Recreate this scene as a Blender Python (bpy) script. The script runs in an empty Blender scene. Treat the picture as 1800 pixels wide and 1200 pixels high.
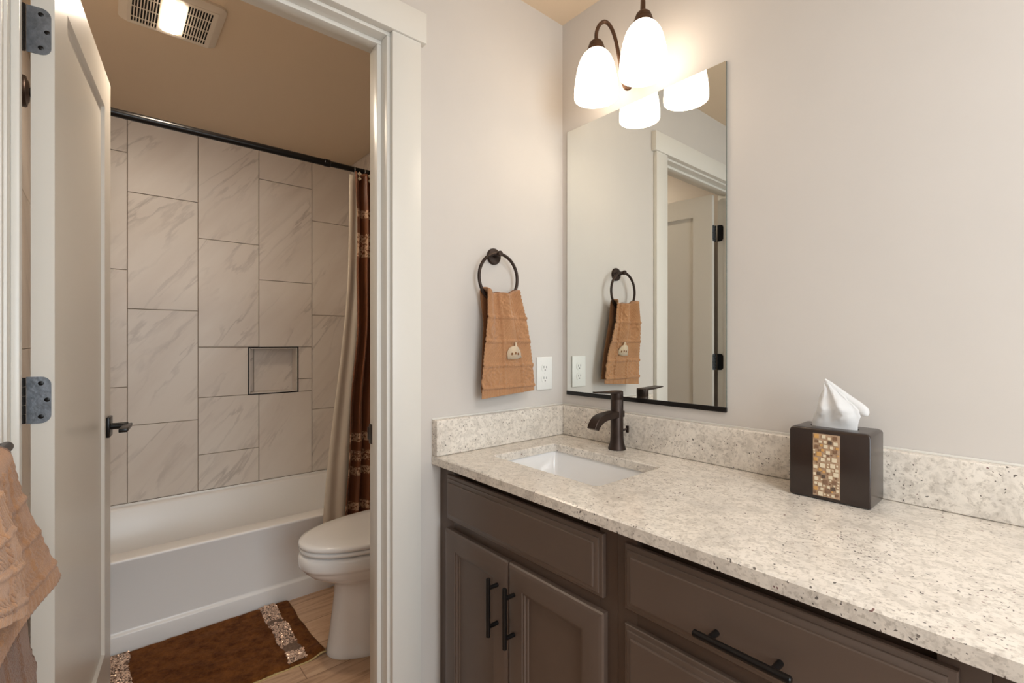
import bpy, bmesh, math, random
from mathutils import Vector, Matrix, noise
rnd = random.Random(7)
S = bpy.context.scene
COL = S.collection
PI = math.pi

# ------------------------------------------------------------------ camera, world, exposure
cam_data = bpy.data.cameras.new('camera')
cam_data.sensor_width = 36.0
cam_data.lens = 842.0 / 1800.0 * 36.0
cam_data.clip_start = 0.02
cam = bpy.data.objects.new('camera', cam_data)
cam.location = (1.247, -1.309, 1.2102)
cam.rotation_euler = (PI / 2, 0, math.radians(49.63))
COL.objects.link(cam)
S.camera = cam
S.view_settings.view_transform = 'Standard'
S.view_settings.look = 'None'
S.view_settings.gamma = 1.0
S.view_settings.use_curve_mapping = False
S.view_settings.exposure = 0.0

world = bpy.data.worlds.new('daylight')
S.world = world
world.use_nodes = True
wn = world.node_tree.nodes
wn['Background'].inputs[0].default_value = (0.80, 0.90, 1.0, 1)
wn['Background'].inputs[1].default_value = 1.0


def area(name, loc, rot, sx, sy, power, color):
    l = bpy.data.lights.new(name, 'AREA')
    l.shape = 'RECTANGLE'; l.size = sx; l.size_y = sy
    l.energy = power; l.color = color
    o = bpy.data.objects.new(name, l)
    o.location = loc; o.rotation_euler = rot
    COL.objects.link(o)
    return o


# added cool fill light at an added, unseen window behind the camera
area('window_fill', (2.84, -1.00, 1.40), (0, PI / 2, 0), 1.25, 1.05, 30.0, (0.82, 0.93, 1.0))
# added fill light from above, under an added ceiling lamp out of view
area('ceiling_fill', (1.95, -0.85, 2.345), (0, 0, 0), 0.5, 0.5, 13.0, (0.93, 0.96, 1.0))
SHADE_STRENGTH = 4.5
FAN_STRENGTH = 215.0

# ------------------------------------------------------------------ materials
def new_mat(name):
    m = bpy.data.materials.new(name)
    m.use_nodes = True
    nt = m.node_tree
    return m, nt, nt.nodes['Principled BSDF']


def srgb(r, g, b):
    f = lambda c: (c / 255 / 12.92) if c / 255 <= 0.04045 else ((c / 255 + 0.055) / 1.055) ** 2.4
    return (f(r), f(g), f(b), 1)


def N(nt, t, **kw):
    n = nt.nodes.new(t)
    for k, v in kw.items():
        if k in n.inputs: n.inputs[k].default_value = v
        else: setattr(n, k, v)
    return n


def coord(nt, kind='Object', scale=(1, 1, 1), rot=(0, 0, 0)):
    tc = N(nt, 'ShaderNodeTexCoord')
    mp = N(nt, 'ShaderNodeMapping')
    mp.inputs['Scale'].default_value = scale
    mp.inputs['Rotation'].default_value = rot
    nt.links.new(tc.outputs[kind], mp.inputs['Vector'])
    return mp.outputs[0]


def ramp(nt, fac, stops, interp='LINEAR'):
    r = N(nt, 'ShaderNodeValToRGB')
    r.color_ramp.interpolation = interp
    el = r.color_ramp.elements
    while len(el) < len(stops): el.new(0.5)
    for e, (p, c) in zip(el, stops):
        e.position = p
        e.color = c if len(c) == 4 else (*c, 1)
    nt.links.new(fac, r.inputs[0])
    return r.outputs[0]


def mix(nt, fac, a, b, blend='MIX'):
    m = N(nt, 'ShaderNodeMix', data_type='RGBA', blend_type=blend)
    for s, v in ((m.inputs[0], fac), (m.inputs[6], a), (m.inputs[7], b)):
        if hasattr(v, 'node'): nt.links.new(v, s)
        else: s.default_value = v
    return m.outputs[2]


def bump(nt, bsdf, height, strength=0.1, dist=0.01):
    b = N(nt, 'ShaderNodeBump')
    b.inputs['Strength'].default_value = strength
    b.inputs['Distance'].default_value = dist
    nt.links.new(height, b.inputs['Height'])
    nt.links.new(b.outputs[0], bsdf.inputs['Normal'])


def noise_tex(nt, vec, scale, detail=3, rough=0.5, dist=0.0):
    n = N(nt, 'ShaderNodeTexNoise')
    n.inputs['Scale'].default_value = scale
    n.inputs['Detail'].default_value = detail
    n.inputs['Roughness'].default_value = rough
    n.inputs['Distortion'].default_value = dist
    nt.links.new(vec, n.inputs['Vector'])
    return n.outputs['Fac']


def plain(name, color, rough=0.5, metal=0.0, spec=0.5, var=0.0, vscale=8, bumps=0.0, bscale=200, coat=0.0):
    m, nt, b = new_mat(name)
    b.inputs['Base Color'].default_value = color
    b.inputs['Roughness'].default_value = rough
    b.inputs['Metallic'].default_value = metal
    b.inputs['Specular IOR Level'].default_value = spec
    if coat: b.inputs['Coat Weight'].default_value = coat; b.inputs['Coat Roughness'].default_value = 0.1
    v = coord(nt)
    if var:
        f = noise_tex(nt, v, vscale, 4)
        lo = tuple(c * (1 - var) for c in color[:3]); hi = tuple(min(1, c * (1 + var)) for c in color[:3])
        nt.links.new(ramp(nt, f, [(0.3, lo), (0.7, hi)]), b.inputs['Base Color'])
    if bumps:
        bump(nt, b, noise_tex(nt, v, bscale, 4), bumps, 0.004)
    return m


M = {}
M['wall'] = plain('wall_paint', srgb(211, 204, 197), 0.62, bumps=0.12, bscale=9, var=0.01)
M['ceiling'] = plain('ceiling_paint', srgb(224, 203, 177), 0.8, bumps=0.06, bscale=40)
M['trim'] = plain('trim_paint', srgb(226, 222, 214), 0.32, bumps=0.02, bscale=60)
M['door'] = plain('door_paint', srgb(226, 220, 210), 0.30, bumps=0.02, bscale=60)
M['cab'] = plain('cabinet_paint', srgb(98, 82, 72), 0.36, var=0.05, vscale=5)
M['frame'] = plain('face_frame_paint', srgb(86, 69, 58), 0.36, var=0.05, vscale=5)
M['black'] = plain('black_metal', srgb(20, 17, 16), 0.28, spec=0.3)
M['bronze'] = plain('dark_bronze', srgb(62, 50, 44), 0.42, metal=0.75, var=0.15, vscale=30)
M['lampbronze'] = plain('lamp_bronze', srgb(92, 68, 52), 0.45, metal=0.7, var=0.15, vscale=30)
M['pewter'] = plain('hinge_metal', srgb(126, 130, 136), 0.42, metal=0.7, var=0.25, vscale=60, bumps=0.15, bscale=160)
M['porcelain'] = plain('porcelain', srgb(240, 238, 236), 0.10, coat=0.4)
M['tub'] = plain('tub_acrylic', srgb(244, 242, 240), 0.30, coat=0.1)
M['plastic'] = plain('white_plastic', srgb(236, 235, 230), 0.35)
M['fanplastic'] = plain('fan_plastic', srgb(226, 214, 198), 0.45)
M['dark'] = plain('dark_void', srgb(20, 14, 10), 0.8)
M['slot'] = plain('slot_dark', srgb(60, 58, 56), 0.6)
M['espresso'] = plain('espresso_wood', srgb(44, 32, 27), 0.28, var=0.1, vscale=20, coat=0.2)
M['mosaicgrout'] = plain('mosaic_grout', srgb(176, 146, 118), 0.7, bumps=0.3, bscale=300)
M['mos_cream'] = plain('mosaic_cream', srgb(226, 210, 182), 0.25)
M['mos_amber'] = plain('mosaic_amber', srgb(206, 158, 98), 0.25)
M['mos_brown'] = plain('mosaic_brown', srgb(130, 100, 78), 0.25)
M['mos_grey'] = plain('mosaic_grey', srgb(92, 76, 64), 0.25)
M['backing'] = plain('mat_backing', srgb(206, 178, 120), 0.8)
M['grout'] = plain('tile_grout', srgb(176, 156, 140), 0.85)
M['carcass'] = plain('cabinet_inside', srgb(60, 48, 40), 0.7)
M['lower'] = plain('window_frame_paint', srgb(230, 230, 228), 0.4)
M['chrome'] = plain('chrome', srgb(220, 220, 220), 0.12, metal=1.0)


def mirror_mat():
    m, nt, b = new_mat('mirror_silver')
    b.inputs['Base Color'].default_value = (0.86, 0.88, 0.85, 1)
    b.inputs['Metallic'].default_value = 1; b.inputs['Roughness'].default_value = 0.0
    return m


def emit_mat(name, color, strength):
    m, nt, b = new_mat(name)
    b.inputs['Base Color'].default_value = (0.9, 0.88, 0.84, 1)
    b.inputs['Emission Color'].default_value = (*color, 1)
    b.inputs['Emission Strength'].default_value = strength
    return m


M['mirror'] = mirror_mat()
M['mirror_edge'] = plain('mirror_edge', srgb(120, 128, 118), 0.1, metal=0.6)
M['shade'] = emit_mat('lit_frosted_glass', (1.0, 0.84, 0.66), SHADE_STRENGTH)
M['fanlens'] = emit_mat('lit_fan_lens', (1.0, 0.84, 0.66), FAN_STRENGTH)
M['fill_glow'] = emit_mat('fill_ceiling_lens', (1.0, 0.93, 0.86), 4.0)  # glow of the added ceiling lamp, fill light only


def granite():
    m, nt, b = new_mat('granite')
    v = coord(nt)
    big = noise_tex(nt, v, 10, 4, 0.6, 0.6)
    c = ramp(nt, big, [(0.28, srgb(216, 208, 198)), (0.5, srgb(234, 225, 213)), (0.75, srgb(240, 232, 221))])
    mid = noise_tex(nt, v, 46, 5, 0.68, 0.9)
    f = ramp(nt, mid, [(0.40, (1, 1, 1)), (0.54, (0, 0, 0))])
    fm = N(nt, 'ShaderNodeMath', operation='MULTIPLY'); nt.links.new(f, fm.inputs[0]); fm.inputs[1].default_value = 0.42
    c = mix(nt, fm.outputs[0], c, srgb(182, 172, 160))
    fine = noise_tex(nt, v, 150, 3, 0.6)
    c = mix(nt, ramp(nt, fine, [(0.34, (0.5, 0.5, 0.5)), (0.46, (0, 0, 0))]), c, srgb(160, 148, 136))
    # dark flecks, gathered in clusters
    vo = N(nt, 'ShaderNodeTexVoronoi'); vo.inputs['Scale'].default_value = 190
    vo.inputs['Randomness'].default_value = 1
    vv = N(nt, 'ShaderNodeVectorMath', operation='ADD')
    dn = N(nt, 'ShaderNodeTexNoise'); dn.inputs['Scale'].default_value = 60
    nt.links.new(v, dn.inputs['Vector'])
    sc = N(nt, 'ShaderNodeVectorMath', operation='SCALE'); sc.inputs['Scale'].default_value = 0.016
    nt.links.new(dn.outputs['Color'], sc.inputs[0])
    nt.links.new(v, vv.inputs[0]); nt.links.new(sc.outputs[0], vv.inputs[1])
    nt.links.new(vv.outputs[0], vo.inputs['Vector'])
    sep = N(nt, 'ShaderNodeSeparateColor'); nt.links.new(vo.outputs['Color'], sep.inputs[0])
    size = N(nt, 'ShaderNodeMapRange'); size.inputs['To Min'].default_value = 0.14; size.inputs['To Max'].default_value = 0.40
    nt.links.new(sep.outputs[2], size.inputs['Value'])
    near = N(nt, 'ShaderNodeMath', operation='LESS_THAN'); nt.links.new(size.outputs[0], near.inputs[1])
    nt.links.new(vo.outputs['Distance'], near.inputs[0])
    cl = noise_tex(nt, v, 9, 3, 0.6)
    thr = N(nt, 'ShaderNodeMapRange'); thr.inputs['From Min'].default_value = 0.42; thr.inputs['From Max'].default_value = 0.72
    thr.inputs['To Min'].default_value = 0.03; thr.inputs['To Max'].default_value = 0.36
    nt.links.new(cl, thr.inputs['Value'])
    pick = N(nt, 'ShaderNodeMath', operation='LESS_THAN')
    nt.links.new(sep.outputs[0], pick.inputs[0]); nt.links.new(thr.outputs[0], pick.inputs[1])
    an = N(nt, 'ShaderNodeMath', operation='MULTIPLY')
    nt.links.new(near.outputs[0], an.inputs[0]); nt.links.new(pick.outputs[0], an.inputs[1])
    am = N(nt, 'ShaderNodeMath', operation='MULTIPLY'); am.inputs[1].default_value = 0.85
    nt.links.new(an.outputs[0], am.inputs[0])
    speck = ramp(nt, sep.outputs[1], [(0.0, srgb(62, 54, 50)), (0.7, srgb(96, 84, 76)), (0.85, srgb(104, 58, 56))], 'CONSTANT')
    c = mix(nt, am.outputs[0], c, speck)
    nt.links.new(c, b.inputs['Base Color'])
    b.inputs['Roughness'].default_value = 0.20
    return m


def marble():
    m, nt, b = new_mat('marble_tile')
    tc = N(nt, 'ShaderNodeTexCoord')
    mp = N(nt, 'ShaderNodeMapping')
    mp.inputs['Rotation'].default_value = (0, 0, math.radians(-52))
    nt.links.new(tc.outputs['UV'], mp.inputs['Vector'])
    mp2 = N(nt, 'ShaderNodeMapping'); mp2.inputs['Scale'].default_value = (0.9, 4.2, 1)
    nt.links.new(mp.outputs[0], mp2.inputs['Vector'])
    n1 = noise_tex(nt, mp2.outputs[0], 1.9, 5, 0.55, 0.35)
    vein = ramp(nt, n1, [(0.474, (0, 0, 0)), (0.498, (1, 1, 1)), (0.503, (1, 1, 1)), (0.545, (0, 0, 0))])
    msk = noise_tex(nt, mp2.outputs[0], 1.3, 2, 0.5)
    mk = ramp(nt, msk, [(0.45, (0, 0, 0)), (0.70, (1, 1, 1))])
    mm = N(nt, 'ShaderNodeMath', operation='MULTIPLY'); nt.links.new(vein, mm.inputs[0]); nt.links.new(mk, mm.inputs[1])
    m2 = N(nt, 'ShaderNodeMath', operation='MULTIPLY'); m2.inputs[1].default_value = 0.50; nt.links.new(mm.outputs[0], m2.inputs[0])
    cloud = noise_tex(nt, mp2.outputs[0], 1.1, 4, 0.6, 0.3)
    base = ramp(nt, cloud, [(0.35, srgb(222, 211, 201)), (0.6, srgb(230, 221, 212))])
    nt.links.new(mix(nt, m2.outputs[0], base, srgb(150, 138, 130)), b.inputs['Base Color'])
    b.inputs['Roughness'].default_value = 0.38
    return m


def floor_mat():
    m, nt, b = new_mat('oak_plank_floor')
    v = coord(nt)
    br = N(nt, 'ShaderNodeTexBrick')
    br.inputs['Color1'].default_value = (0.2, 0.2, 0.2, 1); br.inputs['Color2'].default_value = (0.8, 0.8, 0.8, 1)
    br.inputs['Mortar'].default_value = (0, 0, 0, 1)
    br.inputs['Scale'].default_value = 1; br.inputs['Brick Width'].default_value = 1.2; br.inputs['Row Height'].default_value = 0.18
    br.inputs['Mortar Size'].default_value = 0.0015
    br.offset = 0.37
    sw = coord(nt, rot=(0, 0, PI / 2))
    nt.links.new(sw, br.inputs['Vector'])
    g = coord(nt, scale=(16, 1.6, 1))
    gr = noise_tex(nt, g, 2.4, 6, 0.62, 1.2)
    c = ramp(nt, gr, [(0.28, srgb(158, 126, 100)), (0.5, srgb(196, 160, 130)), (0.75, srgb(212, 180, 150))])
    c = mix(nt, 0.18, c, br.outputs['Color'], 'OVERLAY')
    c = mix(nt, br.outputs['Fac'], c, srgb(132, 102, 78))
    nt.links.new(c, b.inputs['Base Color'])
    b.inputs['Roughness'].default_value = 0.36
    return m


def terry(name, col, dark, patch=0.45, pscale=24):
    m, nt, b = new_mat(name)
    v = coord(nt)
    f = noise_tex(nt, v, 420, 2, 0.7)
    g = noise_tex(nt, v, pscale, 5, 0.65)
    c = mix(nt, ramp(nt, g, [(0.35, (0, 0, 0)), (0.68, (patch, patch, patch))]), col, dark)
    c = mix(nt, ramp(nt, f, [(0.35, (0.4, 0.4, 0.4)), (0.6, (0, 0, 0))]), c, dark)
    nt.links.new(c, b.inputs['Base Color'])
    b.inputs['Roughness'].default_value = 0.95
    b.inputs['Sheen Weight'].default_value = 0.25
    b.inputs['Specular IOR Level'].default_value = 0.1
    bump(nt, b, f, 0.5, 0.003)
    return m


def satin():
    """brown satin with embroidered bands at fixed heights"""
    m, nt, b = new_mat('brown_satin')
    v = coord(nt)
    sep = N(nt, 'ShaderNodeSeparateXYZ'); nt.links.new(v, sep.inputs[0])
    c = srgb(124, 74, 44)
    cv = coord(nt, scale=(1, 1, 1))
    n = noise_tex(nt, cv, 95, 2, 0.7)
    key = noise_tex(nt, coord(nt, scale=(1, 60, 42)), 1.6, 1, 0.5)
    prev = c
    for z, h, thr in ((1.745, 0.020, 0.46), (1.630, 0.016, 0.50), (1.575, 0.045, 0.47), (0.637, 0.021, 0.46), (0.545, 0.026, 0.50), (0.470, 0.020, 0.46), (0.3, 0.02, 0.46)):
        d = N(nt, 'ShaderNodeMath', operation='SUBTRACT'); nt.links.new(sep.outputs[2], d.inputs[0]); d.inputs[1].default_value = z
        a = N(nt, 'ShaderNodeMath', operation='ABSOLUTE'); nt.links.new(d.outputs[0], a.inputs[0])
        l = N(nt, 'ShaderNodeMath', operation='LESS_THAN'); nt.links.new(a.outputs[0], l.inputs[0]); l.inputs[1].default_value = h
        t = N(nt, 'ShaderNodeMath', operation='GREATER_THAN'); nt.links.new(n, t.inputs[0]); t.inputs[1].default_value = thr
        x = N(nt, 'ShaderNodeMath', operation='MULTIPLY'); nt.links.new(l.outputs[0], x.inputs[0]); nt.links.new(t.outputs[0], x.inputs[1])
        prev = mix(nt, x.outputs[0], prev, srgb(208, 172, 142))
    nt.links.new(prev, b.inputs['Base Color'])
    b.inputs['Roughness'].default_value = 0.42
    b.inputs['Sheen Weight'].default_value = 0.15
    return m


M['granite'] = granite()
M['marble'] = marble()
M['floor'] = floor_mat()
M['towel'] = terry('tan_terry', srgb(194, 146, 106), srgb(156, 110, 76))
M['towel_dark'] = terry('shaded_brown_terry', srgb(148, 104, 70), srgb(108, 70, 44))  # shade on the covered towel layers is put into this darker colour
M['towel_light'] = terry('light_tan_terry', srgb(208, 162, 124), srgb(172, 126, 92))
M['applique'] = terry('cream_applique', srgb(226, 206, 178), srgb(198, 172, 142))
M['mat'] = terry('brown_pile', srgb(130, 80, 38), srgb(66, 34, 10), 0.85, 30)
M['mat'].node_tree.nodes['Principled BSDF'].inputs['Sheen Weight'].default_value = 0.03
M['bandcloth'] = plain('band_cloth', srgb(116, 92, 76), 0.7, var=0.3, vscale=90)
M['sequin'] = plain('sequin_foil', srgb(236, 206, 184), 0.28, metal=0.5)
M['satin'] = satin()
M['liner'] = plain('liner_vinyl', srgb(228, 216, 198), 0.45, bumps=0.05, bscale=60)
def paper():
    m, nt, b = new_mat('tissue_paper')
    nt.nodes.remove(b)
    d = N(nt, 'ShaderNodeBsdfDiffuse'); d.inputs['Color'].default_value = srgb(244, 243, 242)
    t = N(nt, 'ShaderNodeBsdfTranslucent'); t.inputs['Color'].default_value = srgb(244, 243, 242)
    x = N(nt, 'ShaderNodeMixShader'); x.inputs[0].default_value = 0.35
    nt.links.new(d.outputs[0], x.inputs[1]); nt.links.new(t.outputs[0], x.inputs[2])
    nt.links.new(x.outputs[0], nt.nodes['Material Output'].inputs['Surface'])
    return m


M['paper'] = paper()


# ------------------------------------------------------------------ mesh helpers
def root_of(o):
    while o.parent: o = o.parent
    return o


def build(name, bm, mat, parent=None, local=False, smooth=40, mats=None):
    if parent is not None and not local:
        L = root_of(parent).location
        bmesh.ops.translate(bm, verts=bm.verts, vec=-Vector(L))
    bmesh.ops.recalc_face_normals(bm, faces=bm.faces)
    me = bpy.data.meshes.new(name)
    bm.to_mesh(me); bm.free()
    for m in (mats or [mat]): me.materials.append(m)
    if smooth:
        me.shade_smooth()
        me.set_sharp_from_angle(angle=math.radians(smooth))
    o = bpy.data.objects.new(name, me)
    COL.objects.link(o)
    if parent is not None: o.parent = parent
    return o


def tag(o, label=None, cat=None, group=None, kind=None):
    if label: o['label'] = label
    if cat: o['category'] = cat
    if group: o['group'] = group
    if kind: o['kind'] = kind
    return o


def thing(name, loc, label, cat, group=None, rz=0, kind=None):
    o = bpy.data.objects.new(name, None)
    o.empty_display_size = 0.05
    o.location = loc; o.rotation_euler = (0, 0, rz)
    COL.objects.link(o)
    return tag(o, label, cat, group, kind)


def struct(name, bm, mat, label, cat, smooth=30, mats=None):
    return tag(build(name, bm, mat, smooth=smooth, mats=mats), label, cat, kind='structure')


def merge(bm, b2):
    me = bpy.data.meshes.new('tmp'); b2.to_mesh(me); b2.free()
    bm.from_mesh(me); bpy.data.meshes.remove(me)


def box(bm, x0, x1, y0, y1, z0, z1, bev=0.0, seg=2, mi=0):
    b = bmesh.new()
    bmesh.ops.create_cube(b, size=1)
    for v in b.verts:
        v.co = Vector(((x0 + x1) / 2 + v.co.x * (x1 - x0), (y0 + y1) / 2 + v.co.y * (y1 - y0), (z0 + z1) / 2 + v.co.z * (z1 - z0)))
    if bev: bmesh.ops.bevel(b, geom=b.edges[:], offset=bev, segments=seg, profile=0.5, affect='EDGES')
    for f in b.faces: f.material_index = mi
    merge(bm, b)
    return bm


def B(*a, **k): return box(bmesh.new(), *a, **k)


def lathe(bm, prof, center=(0, 0, 0), axis='z', n=40, cap0=False, cap1=False):
    rings = []
    cx, cy, cz = center
    for r, h in prof:
        ring = []
        for i in range(n):
            a = 2 * PI * i / n
            u, w = r * math.cos(a), r * math.sin(a)
            p = {'z': (cx + u, cy + w, cz + h), 'y': (cx + u, cy + h, cz + w), 'x': (cx + h, cy + u, cz + w)}[axis]
            ring.append(bm.verts.new(p))
        rings.append(ring)
    for a, b in zip(rings, rings[1:]):
        for i in range(n): bm.faces.new((a[i], a[(i + 1) % n], b[(i + 1) % n], b[i]))
    if cap0: bm.faces.new(rings[0])
    if cap1: bm.faces.new(rings[-1][::-1])
    return bm


def tube(bm, pts, r, n=14, closed=False, caps=True):
    pts = [Vector(p) for p in pts]
    k = len(pts)
    rr = r if isinstance(r, (list, tuple)) else [r] * k
    rings = []
    up = None
    for i, p in enumerate(pts):
        if closed: t = (pts[(i + 1) % k] - pts[i - 1]).normalized()
        else: t = (pts[min(i + 1, k - 1)] - pts[max(i - 1, 0)]).normalized()
        if up is None:
            up = Vector((0, 0, 1)) if abs(t.z) < 0.9 else Vector((1, 0, 0))
        a = t.cross(up)
        if a.length < 1e-4: a = t.cross(Vector((0, 1, 0)))
        a.normalize(); bb = a.cross(t).normalized(); up = bb
        rings.append([bm.verts.new(p + (a * math.cos(2 * PI * j / n) + bb * math.sin(2 * PI * j / n)) * rr[i]) for j in range(n)])
    pairs = list(zip(rings, rings[1:])) + ([(rings[-1], rings[0])] if closed else [])
    for a, b in pairs:
        for j in range(n): bm.faces.new((a[j], a[(j + 1) % n], b[(j + 1) % n], b[j]))
    if caps and not closed:
        bm.faces.new(rings[0][::-1]); bm.faces.new(rings[-1])
    return bm


def smooth_path(ctrl, n=8):
    """Catmull-Rom through control points"""
    c = [Vector(p) for p in ctrl]
    c = [c[0] * 2 - c[1]] + c + [c[-1] * 2 - c[-2]]
    out = []
    for i in range(1, len(c) - 2):
        p0, p1, p2, p3 = c[i - 1:i + 3]
        for j in range(n):
            t = j / n
            out.append(0.5 * ((2 * p1) + (-p0 + p2) * t + (2 * p0 - 5 * p1 + 4 * p2 - p3) * t * t + (-p0 + 3 * p1 - 3 * p2 + p3) * t ** 3))
    out.append(c[-2])
    return out


def loft(bm, rings, cap0=True, cap1=True, closed=True):
    vs = [[bm.verts.new(p) for p in r] for r in rings]
    n = len(vs[0])
    for a, b in zip(vs, vs[1:]):
        for j in range(n if closed else n - 1):
            bm.faces.new((a[j], a[(j + 1) % n], b[(j + 1) % n], b[j]))
    if cap0: bm.faces.new(vs[0][::-1])
    if cap1: bm.faces.new(vs[-1])
    return bm


def grid(bm, f, nu, nv, uv=None):
    vs = [[bm.verts.new(f(i / nu, j / nv)) for j in range(nv + 1)] for i in range(nu + 1)]
    for i in range(nu):
        for j in range(nv):
            bm.faces.new((vs[i][j], vs[i + 1][j], vs[i + 1][j + 1], vs[i][j + 1]))
    return bm


def solidify(o, t, offset=0):
    m = o.modifiers.new('thick', 'SOLIDIFY'); m.thickness = t; m.offset = offset
    return o


def rrect(x0, x1, y0, y1, r, n=6):
    pts = []
    for cx, cy, a0 in ((x1 - r, y1 - r, 0), (x0 + r, y1 - r, 90), (x0 + r, y0 + r, 180), (x1 - r, y0 + r, 270)):
        for i in range(n + 1):
            a = math.radians(a0 + 90 * i / n)
            pts.append((cx + r * math.cos(a), cy + r * math.sin(a)))
    return pts


def nested_front(bm, x0, x1, z0, z1, yb, prof):
    """a cabinet front: concentric rectangles (inset, height above yb toward -y)"""
    rings = []
    for i, h in prof:
        rings.append([(x0 + i, yb - h, z0 + i), (x1 - i, yb - h, z0 + i), (x1 - i, yb - h, z1 - i), (x0 + i, yb - h, z1 - i)])
    return loft(bm, rings)


def sstep(a, b, x):
    t = max(0.0, min(1.0, (x - a) / (b - a)))
    return t * t * (3 - 2 * t)


# ------------------------------------------------------------------ the room shell
H = 2.395
YR = 0.0          # vanity wall
YL = -1.54        # left wall of the vanity room
XB = 2.75         # wall behind the camera
XT = -1.92        # tiled back wall of the tub alcove
JX = -0.112       # toilet-room face of the door wall
AL, AR = -1.557, -0.035   # side walls of the toilet room
OY0, OY1 = -1.462, -0.690  # rough opening
OZ = 2.085

struct('floor', B(-2.1, 2.9, -1.75, 0.15, -0.08, 0.0), M['floor'], 'light oak plank floor running from the vanity to the tub', 'floor')
struct('ceiling', B(-2.1, 2.9, -1.75, 0.15, H, H + 0.1), M['ceiling'], 'smooth warm painted ceiling over vanity and tub rooms', 'ceiling')
struct('wall_right', B(0.0, 2.9, 0.0, 0.12, 0, H), M['wall'], 'greige painted wall behind mirror and vanity', 'wall')
bm = bmesh.new()
box(bm, JX, 0, -1.70, OY0, 0, H); box(bm, JX, 0, OY1, 0.12, 0, H); box(bm, JX, 0, OY0, OY1, OZ, H)
struct('wall_front', bm, M['wall'], 'greige painted wall holding the doorway, towel ring and outlet', 'wall')
struct('wall_left', B(0.0, 2.9, YL - 0.12, YL, 0, H), M['wall'], 'greige painted wall behind the towel bar', 'wall')
bm = bmesh.new()
WY0, WY1, WZ0, WZ1 = -1.52, -0.48, 0.78, 2.02  # added window opening, out of view, for the fill light
box(bm, XB, XB + 0.12, YL, WY0, 0, H); box(bm, XB, XB + 0.12, WY1, 0.0, 0, H)
box(bm, XB, XB + 0.12, WY0, WY1, 0, WZ0); box(bm, XB, XB + 0.12, WY0, WY1, WZ1, H)
struct('wall_back', bm, M['wall'], 'greige painted wall with an added window opening for fill light', 'wall')
bm = bmesh.new()
for a, b, c, d in ((WY0, WY1, WZ0, WZ0 + 0.05), (WY0, WY1, WZ1 - 0.05, WZ1), (WY0, WY0 + 0.05, WZ0 + 0.05, WZ1 - 0.05), (WY1 - 0.05, WY1, WZ0 + 0.05, WZ1 - 0.05)):
    box(bm, XB + 0.03, XB + 0.08, a, b, c, d, 0.004)
struct('added_window_1', bm, M['lower'], 'added white window frame in the unseen back wall', 'window')  # frame of the added, unseen window

# toilet room walls
struct('wall_alcove_left', B(XT - 0.1, JX, AL - 0.1, AL, 0, H), M['wall'], 'painted side wall of the tub room behind the open door', 'wall')
struct('wall_alcove_right', B(XT - 0.1, JX, AR, AR + 0.12, 0, H), M['wall'], 'painted side wall of the tub room behind the toilet', 'wall')

# tiled walls: every tile a thin slab with its own stretch of marble, all in one mesh per wall
def tile_uv(bm):
    return bm.loops.layers.uv.verify()


def add_tile(bm, uv, rect, off, place, t=0.010, gap=0.0016):
    a0, a1, z0, z1 = rect
    if a1 - a0 < 0.006 or z1 - z0 < 0.006: return
    a0 += gap; a1 -= gap; z0 += gap; z1 -= gap
    e = 0.0012
    r0 = [(a0, z0), (a1, z0), (a1, z1), (a0, z1)]
    r1 = [(a0 + e, z0 + e), (a1 - e, z0 + e), (a1 - e, z1 - e), (a0 + e, z1 - e)]
    rings = [[(p, 0) for p in r0], [(p, t - e) for p in r0], [(p, t) for p in r1]]
    vs = [[(bm.verts.new(place(p[0], p[1], d)), p) for p, d in r] for r in rings]
    fs = []
    for A, Bq in zip(vs, vs[1:]):
        for j in range(4): fs.append([A[j], A[(j + 1) % 4], Bq[(j + 1) % 4], Bq[j]])
    fs.append(vs[-1])
    for f in fs:
        face = bm.faces.new([v for v, _ in f])
        for lp, (_, p) in zip(face.loops, f): lp[uv].uv = (p[0] + off[0], p[1] + off[1])


def clip_hole(rect, hole):
    a0, a1, z0, z1 = rect
    if not hole: return [rect]
    b0, b1, y0, y1 = hole
    if b0 >= a1 or b1 <= a0 or y0 >= z1 or y1 <= z0: return [rect]
    out = []
    if z0 < y0: out.append((a0, a1, z0, y0))
    if z1 > y1: out.append((a0, a1, y1, z1))
    zz0, zz1 = max(z0, y0), min(z1, y1)
    if a0 < b0: out.append((a0, b0, zz0, zz1))
    if a1 > b1: out.append((b1, a1, zz0, zz1))
    return out


def tiled(lo, hi, zlo, zhi, joint, zoff, place, hole=None, pitch=0.3075, tall=0.6045, flip=1):
    bm = bmesh.new(); uv = tile_uv(bm)
    k0 = math.floor((lo - joint) / pitch); k = k0
    while joint + k * pitch < hi:
        a0, a1 = joint + k * pitch, joint + (k + 1) * pitch
        zs = zoff[(k) % 3]
        j = -1
        while zs + j * tall < zhi:
            z0, z1 = zs + j * tall, zs + (j + 1) * tall
            off = (rnd.uniform(0, 40), rnd.uniform(0, 40))
            if z1 > zlo and a1 > lo:
                r = (max(a0, lo), min(a1, hi), max(z0, zlo), min(z1, zhi))
                for q in clip_hole(r, hole): add_tile(bm, uv, q, off, place)
            j += 1
        k += 1
    return bm


NY0, NY1, NZ0, NZ1 = -0.661, -0.383, 0.896, 1.175
bm = bmesh.new()
box(bm, XT - 0.2, XT - 0.010, AL - 0.1, NY0, 0, H); box(bm, XT - 0.2, XT - 0.010, NY1, AR + 0.12, 0, H)
box(bm, XT - 0.2, XT - 0.010, NY0, NY1, 0, NZ0); box(bm, XT - 0.2, XT - 0.010, NY0, NY1, NZ1, H)
box(bm, XT - 0.2, XT - 0.105, NY0, NY1, NZ0, NZ1)
back = struct('wall_alcove_back', bm, M['grout'], 'marble tiled wall behind the bathtub with a square niche', 'wall')
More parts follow.
